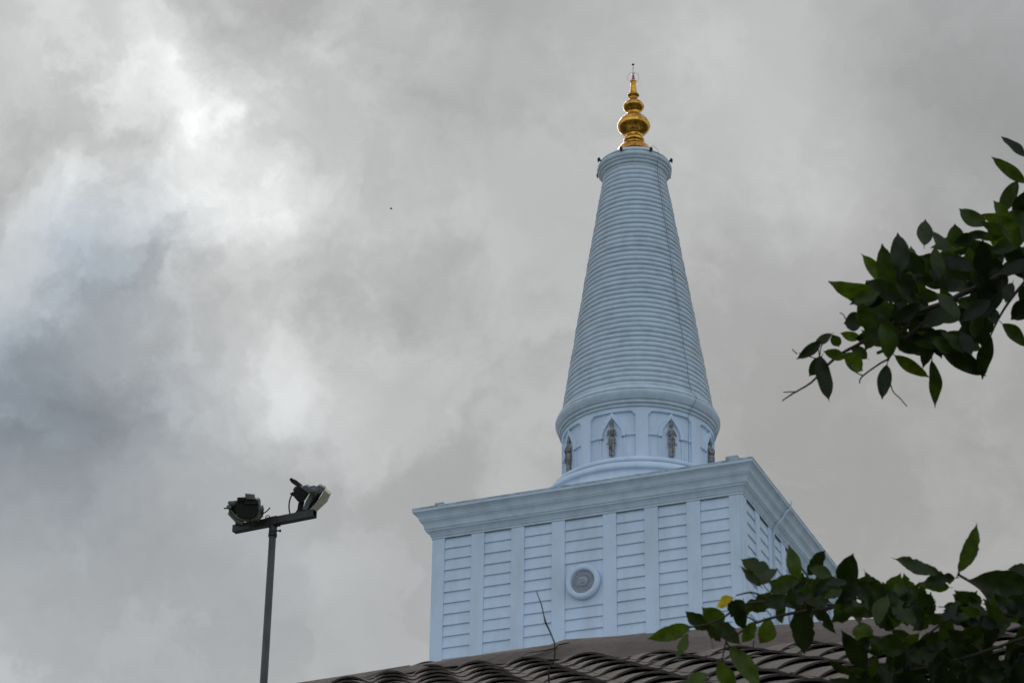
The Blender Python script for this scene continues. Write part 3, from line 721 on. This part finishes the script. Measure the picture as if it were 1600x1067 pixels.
# ------------------------------------------------------------------ trees reaching in from the right
class Leaves:
    def __init__(s): s.v = []; s.f = []; s.tint = []; s.rnd = random.Random(11)
    def leaf(s, base, tip, width, face, tint, ragged=0, curl=.12, fold=.25, petiole=True):
        rnd = s.rnd; ax = tip-base; L = ax.length
        if L < 1e-6: return
        a = ax/L; side_ = a.cross(face).normalized(); nr = side_.cross(a).normalized()
        n = 24 if ragged else 11; prof = []
        for i in range(n+1):
            t = i/n
            w = math.sin(math.pi*min(1, t*1.02))**.75*(1.12-.35*t) if t < .8 else None
            if t >= .8:
                w8 = math.sin(math.pi*.816)**.75*(1.12-.28); q = (t-.8)/.2; w = w8*(1-q)**1.5+.04*(1-q)
            prof.append((t, max(0, w)*width/2))
        prof[0] = (0, width*.03)
        k = len(s.v); ph = rnd.uniform(0, 6)
        wv = rnd.uniform(.01, .035)*L
        cl = rnd.uniform(-curl, curl*2.4)*L; sb = rnd.uniform(-.06, .06)*L
        for t, w in prof:
            c_ = base+a*(t*L)-nr*(cl*t*t)+side_*(sb*math.sin(math.pi*t))
            for s_ in (-1, -.55, 0, .55, 1):
                ww = w*s_
                if abs(s_) == 1 and ragged and .12 < t < .95:
                    ww *= 1-ragged*(.35*rnd.random()+1.9*max(0, noise.noise(Vector((ph*9+t*6, s_*5, 0)))))
                z = abs(ww)*fold+math.sin(ph+t*11+s_)*wv*abs(s_)
                s.v.append(c_+side_*ww+nr*z); s.tint.append(tint)
        for i in range(n):
            for j in range(4): q = k+i*5+j; s.f.append((q, q+1, q+6, q+5))
        if petiole:
            k = len(s.v); pr = L*.012; pl = base-a*L*.13+nr*L*.02
            for p in (pl, base+a*L*.02):
                for q in (side_, nr, -side_, -nr): s.v.append(p+q*pr); s.tint.append(tint)
            for i in range(4): s.f.append((k+i, k+(i+1) % 4, k+(i+1) % 4+4, k+i+4))
    def build(s, name, parent):
        me = bpy.data.meshes.new(name); me.from_pydata([tuple(v) for v in s.v], [], s.f); me.update()
        ca = me.color_attributes.new('tint', 'FLOAT_COLOR', 'POINT')
        for i, t in enumerate(s.tint): ca.data[i].color = (*t, 1)
        return link(name, me, M_leaf, parent, True)
def branch(pts, r0_, r1_, D0, mb, n=5):
    P = [at(p[0], p[1], D0+(p[2] if len(p) > 2 else 0)) for p in pts]; P = smoothpts(P, 3); m_ = len(P)
    rr = [r0_+(r1_-r0_)*i/(m_-1) for i in range(m_)]
    mb.tube(P, rr, n)
def put(LV_, D0, row, rnd, ragged=0, free=False):
    bx_, by_, tx_, ty_, w = row[:5]; tint = row[5] if len(row) > 5 else None; rg = row[6] if len(row) > 6 else (ragged*rnd.choice((.5, 1.5, 3)) if ragged else 0)
    if tint is None: tint = (min(1, max(0, rnd.gauss(.20, .38))), max(0, rnd.gauss(.03, .10)), 0)
    d1 = D0+rnd.uniform(-.15, .15); d2 = d1+rnd.uniform(-.03, .03)
    ww = w*1.08*D0/(F*1600)
    tl = .9 if free else (.65 if ragged else .35); face = (-CF+CR*rnd.uniform(-tl, tl)+CU*rnd.uniform(-tl, tl)).normalized()
    LV_.leaf(at(bx_, by_, d1), at(tx_, ty_, d2), ww, face, tint, rg)
def inpoly(x, y, P):
    c = False; j = len(P)-1
    for i in range(len(P)):
        if (P[i][1] > y) != (P[j][1] > y) and x < (P[j][0]-P[i][0])*(y-P[i][1])/(P[j][1]-P[i][1])+P[i][0]: c = not c
        j = i
    return c
def fill(LV_, D0, poly, n, lo, hi, wr, ang, rnd, holes=(), ragged=0, spread=60, tintf=None):
    xs_ = [p[0] for p in poly]; ys_ = [p[1] for p in poly]; k = 0; g_ = 0
    while k < n and g_ < n*60:
        g_ += 1
        x = rnd.uniform(min(xs_), max(xs_)); y = rnd.uniform(min(ys_), max(ys_))
        if not inpoly(x, y, poly): continue
        L = rnd.uniform(lo, hi); a = R(ang(x, y)+rnd.gauss(0, spread))
        ex, ey = x+L*math.cos(a), y-L*math.sin(a)
        if not inpoly(ex*.7+x*.3, ey*.7+y*.3, poly): continue
        bad = False
        for hx, hy, hr in holes:
            for q in (0, .5, 1):
                if hr and math.hypot(x+(ex-x)*q-hx, y+(ey-y)*q-hy) < hr+L*wr*.3*(q == .5): bad = True
        if bad: continue
        put(LV_, D0+rnd.uniform(-.25, .25), (x, y, ex, ey, L*wr*rnd.uniform(.8, 1.15), tintf(x, y) if tintf else None), rnd, ragged, True); k += 1
rnd = random.Random(5)
PALE = (.3, .75, 0); FR = (1, .05, 0); DK = (.05, .05, 0); YE = (.8, 0, .75)
# ---- upper tree
D1 = 4.6
tree1 = empty('tree', (at(2150, 700, D1+.8).x, at(2150, 700, D1+.8).y, 0))
tag(tree1, 'dark glossy leafy tree branch hanging in from the upper right against the clouds', 'tree')
L1 = Leaves()
rows = [(1603,247,1567,206,17),(1604,287,1548,245,20),(1565,332,1591,279,24,PALE),(1542,352,1496,324,24),(1583,347,1531,338,18,FR),(1575,347,1555,313,24),
(1444,384,1445,345,25,PALE),(1477,394,1459,360,20),(1497,387,1492,350,27,PALE),(1406,428,1403,360,29),(1397,452,1378,380,31),(1384,445,1353,397,24,FR),
(1392,470,1294,436,33),(1372,462,1333,476,18),(1350,500,1316,504,30),(1345,475,1370,522,32),(1300,522,1273,536,15,PALE),(1283,534,1246,561,17),
(1280,556,1294,629,27),(1284,556,1264,588,20),(1320,560,1286,549,17),(1318,553,1356,580,28,FR),(1300,523,1311,542,16),(1345,528,1312,520,16),
(1386,570,1378,625,22),(1398,555,1451,593,20),(1456,564,1459,637,21),(1471,548,1541,588,29),(1548,524,1534,592,24),(1566,506,1604,543,22),
(1612,472,1579,500,30),(1612,448,1592,470,26),(1498,482,1547,546,34,DK),(1475,520,1538,550,26),(1452,512,1440,575,26,DK),(1452,510,1472,560,24),
(1396,528,1442,552,20),(1566,435,1530,500,34,DK),(1582,442,1570,476,18,PALE),(1548,480,1554,508,20,PALE),(1380,505,1352,548,26,PALE),
(1410,470,1350,440,28),(1420,400,1400,440,26),(1430,450,1424,392,28),(1460,440,1468,392,30),(1590,400,1545,362,34,FR),(1570,420,1522,415,30),
(1355,560,1330,540,20),(1375,530,1335,528,24),(1600,330,1570,362,34),(1610,360,1585,330,34),(1600,300,1590,345,30,DK),(1520,372,1495,380,22,DK),(1545,365,1500,372,14,DK)]
for r_ in rows: put(L1, D1, r_, rnd)
core = [(1335, 470), (1375, 425), (1420, 400), (1460, 385), (1520, 375), (1560, 335), (1650, 300), (1760, 300), (1760, 560), (1660, 500), (1592, 440), (1560, 480), (1540, 500), (1530, 555), (1470, 552), (1420, 545), (1370, 555), (1335, 530)]
holes = [(1504, 430, 9), (1500, 474, 8), (1462, 461, 5), (1398, 460, 2), (1549, 402, 0), (1594, 432, 6), (1486, 514, 7), (1456, 512, 4), (1560, 470, 9)]
fill(L1, D1+.1, core, 215, 42, 66, .46, lambda x, y: 160, rnd, holes, 0, 75)
fill(L1, D1+.3, [(1640, 150), (2100, 100), (2300, 700), (1900, 760), (1640, 560)], 420, 45, 70, .45, lambda x, y: 190, rnd, (), 0, 80)
l1 = L1.build('foliage', tree1)
bm1 = MB()
branch([(2080, 250, .5), (1800, 330, .2), (1650, 390), (1590, 418), (1531, 447), (1484, 470), (1435, 512), (1400, 538), (1370, 552)], .009, .003, D1, bm1, 7)
branch([(1484, 470), (1420, 492), (1380, 516), (1341, 538), (1315, 552), (1291, 572), (1268, 597), (1240, 614), (1222, 626)], .005, .0012, D1, bm1)
branch([(1246, 612), (1235, 612), (1224, 613)], .0014, .0010, D1, bm1)
branch([(1420, 505), (1398, 532), (1391, 543), (1388, 560), (1376, 567), (1347, 588), (1343, 599)], .0035, .0012, D1, bm1)
branch([(1350, 587), (1338, 582), (1323, 569)], .0014, .001, D1, bm1)
branch([(1386, 575), (1394, 609), (1406, 622), (1417, 635)], .0014, .001, D1, bm1)
branch([(1640, 400), (1600, 442), (1576, 472), (1559, 500), (1548, 524)], .004, .0015, D1, bm1)
branch([(1576, 472), (1567, 462), (1550, 460)], .0016, .001, D1, bm1); branch([(1512, 470), (1522, 462), (1535, 455)], .002, .001, D1, bm1)
branch([(1510, 467), (1516, 474), (1523, 478)], .0016, .001, D1, bm1)
branch([(1290, 530), (1283, 542), (1281, 556)], .0013, .001, D1, bm1); branch([(1322, 500), (1318, 492), (1312, 488)], .0012, .0008, D1, bm1)
branch([(1246, 553), (1240, 548), (1238, 545)], .0012, .0008, D1, bm1)
branch([(1275, 560), (1262, 556), (1248, 551)], .0012, .0008, D1, bm1)
bm1.build('branch', M_bark, tree1)
tb = at(2080, 250, D1+.5); gx = Vector((tree1.location.x, tree1.location.y, 0))
MB().tube(smoothpts([gx, gx+Vector((.05, .03, 1.2)), gx+Vector((.02, -.03, 2.4)), tb+Vector((.25, .1, -.2)), tb]), [.11]*5+[.09]*4+[.07]*4+[.045, .04, .03, .02][:4][:max(0, 0)] if False else .07, 10).build('trunk', M_bark, tree1)
# ---- lower tree, insect-eaten leaves
D2 = 4.0
tree2 = empty('tree', (at(2100, 1100, D2+.7).x, at(2100, 1100, D2+.7).y, 0))
tag(tree2, 'leafy branch with insect-eaten leaves in front of the tiled roof at lower right', 'tree')
L2 = Leaves()
rows = [(1078,978,1018,999,26,FR),(1108,982,1071,956,26),(1074,990,1056,1031,18,FR),(1132,972,1098,950,30),(1146,934,1116,947,19,YE),(1160,938,1140,965,32),
(1205,926,1158,958,36),(1116,968,1158,1006,27,PALE),(1104,972,1131,1005,22),(1180,972,1157,1004,26,FR),(1204,968,1188,1006,32,FR),(1203,908,1159,866,36,None,.35),
(1188,915,1162,882,17,None,.4),(1250,906,1225,853,26,FR),(1262,898,1292,860,30),(1228,922,1202,908,20,PALE),(1248,905,1202,926,30),(1140,1010,1188,1075,31,FR),
(1122,1034,1152,1078,28,FR),(1106,1052,1068,1078,22,FR),(1246,950,1256,1022,40,DK),(1268,948,1240,1002,38,DK),(1284,948,1302,992,20),(1322,922,1334,863,36),
(1366,944,1352,890,24),(1364,940,1332,914,24,PALE),(1384,938,1407,896,34,None,.3),(1360,915,1400,930,30,None,.35),(1468,896,1388,874,27,None,.5),(1492,903,1444,908,25,None,.45),
(1498,893,1528,818,26,None,.4),(1615,922,1520,906,48,DK),(1612,898,1574,888,26),(1475,948,1548,948,30),(1580,950,1520,1003,44,(.05,.5,0)),(1352,1046,1314,986,30,DK),
(1372,1004,1420,1014,34),(1345,972,1354,1008,34,FR),(1488,968,1464,1002,30),(1344,1054,1290,1034,18,DK),(1422,948,1440,972,36,None,.3),(1410,955,1380,960,30,None,.3),
(1300,900,1262,886,22),(1310,925,1280,905,30),(1295,940,1250,925,32),(1230,930,1190,945,26),(1265,918,1278,955,26),(1330,945,1300,975,26),(1430,930,1410,900,26,None,.3),
(1450,935,1420,918,30,None,.35),(1455,960,1425,985,26,FR),(1340,960,1318,938,20),(1150,945,1165,985,22),(1610,960,1560,935,34,DK),(1500,965,1520,935,28),(1262,905,1300,930,30),(1365,960,1400,985,28),
(1182,915,1215,885,20,PALE),(1215,935,1222,975,24),(1170,960,1150,935,22),(1325,905,1318,950,24,DK)]
for r_ in rows: put(L2, D2, r_, rnd, .12)
fill(L2, D2, [(1215, 905), (1300, 900), (1400, 905), (1470, 915), (1560, 925), (1700, 930), (1700, 985), (1440, 975), (1290, 965), (1235, 950)], 135, 28, 50, .56, lambda x, y: 180, rnd, [(1235, 975, 12), (1300, 948, 6), (1480, 935, 9), (1395, 912, 4), (1250, 950, 0), (1540, 955, 6)], .2, 80)
fill(L2, D2+.15, [(1420, 1010), (1480, 985), (1600, 960), (1800, 930), (1900, 1150), (1400, 1160), (1310, 1085), (1330, 1045), (1370, 1030)], 470, 32, 58, .60, lambda x, y: 200, rnd, [(1500, 1046, 8), (1560, 1012, 10), (1575, 985, 8), (1450, 1060, 6)], .15, 80, lambda x, y: (random.random()*.2, 0, 0))
fill(L2, D2+.15, [(1330, 1000), (1440, 985), (1440, 1050), (1330, 1050)], 22, 28, 46, .55, lambda x, y: 230, rnd, [(1350, 1030, 10), (1385, 1030, 12)], .15, 60)
fill(L2, D2+.3, [(1620, 850), (2200, 800), (2300, 1400), (1500, 1300), (1620, 1000)], 320, 40, 60, .5, lambda x, y: 190, rnd, (), .1, 80)
L2.build('foliage', tree2)
bm2 = MB()
branch([(2050, 930, .5), (1800, 950, .2), (1610, 957), (1500, 962), (1440, 962), (1380, 954), (1330, 945), (1290, 950), (1235, 958), (1180, 973), (1150, 992)], .0075, .0015, D2, bm2, 7)
branch([(1380, 954), (1340, 948), (1290, 944), (1230, 946), (1190, 950)], .003, .0012, D2, bm2)
branch([(1498, 898), (1515, 908), (1532, 920), (1545, 938), (1556, 958)], .0025, .0022, D2, bm2)
branch([(1498, 893), (1498, 900)], .002, .002, D2, bm2); branch([(1355, 940), (1335, 932), (1322, 922)], .0018, .001, D2, bm2)
branch([(1182, 972), (1172, 965), (1163, 962)], .0018, .001, D2, bm2)
branch([(1130, 985), (1136, 1005), (1142, 1014)], .0018, .0012, D2, bm2); branch([(1150, 985), (1135, 1000), (1128, 1034)], .0018, .0012, D2, bm2)
branch([(1480, 960), (1468, 976), (1458, 984), (1448, 994)], .0026, .0016, D2, bm2)
branch([(1250, 950), (1262, 930), (1262, 898)], .002, .0012, D2, bm2); branch([(1200, 935), (1175, 925), (1150, 930)], .002, .0012, D2, bm2)
branch([(1246, 950), (1205, 940), (1160, 945), (1120, 970), (1078, 980)], .003, .0012, D2, bm2)
branch([(1700, 960), (1560, 1010), (1460, 1040), (1380, 1050)], .0035, .0015, D2, bm2)
branch([(1178, 1000), (1177, 1010), (1179, 1016)], .001, .0008, D2, bm2)
bm2.build('branch', M_bark, tree2)
tb = at(2050, 930, D2+.5); gx = Vector((tree2.location.x, tree2.location.y, 0))
MB().tube(smoothpts([gx, gx+Vector((.04, .03, .8)), gx+Vector((-.03, .02, 1.7)), tb+Vector((.15, .1, -.2)), tb]), .05, 10).build('trunk', M_bark, tree2)

# ------------------------------------------------------------------ a far bird
bp_ = at(611, 326, 160)
b = MB(); s_ = .5; CR_, CU_, CF_ = CR, CU, CF; CR, CU, CF = CR*.45, CU*.45, CF*.45
body = [bp_-CR*.16*s_*2, bp_-CR*.05, bp_+CR*.10, bp_+CR*.2]
b.tube(body, [.01, .06, .05, .01], 8)
for s in (-1, 1):
    b.add([bp_-CR*.05, bp_+CR*.09, bp_+CR*.02+CU*.12+CF*.28*s, bp_-CR*.07+CU*.10+CF*.30*s, bp_+CR*.03+CU*.01], [(0, 1, 2, 3), (0, 3, 2, 4)])
bo = b.build('bird', M_bird); tag(bo, 'tiny dark bird flying high in the cloudy sky', 'bird')
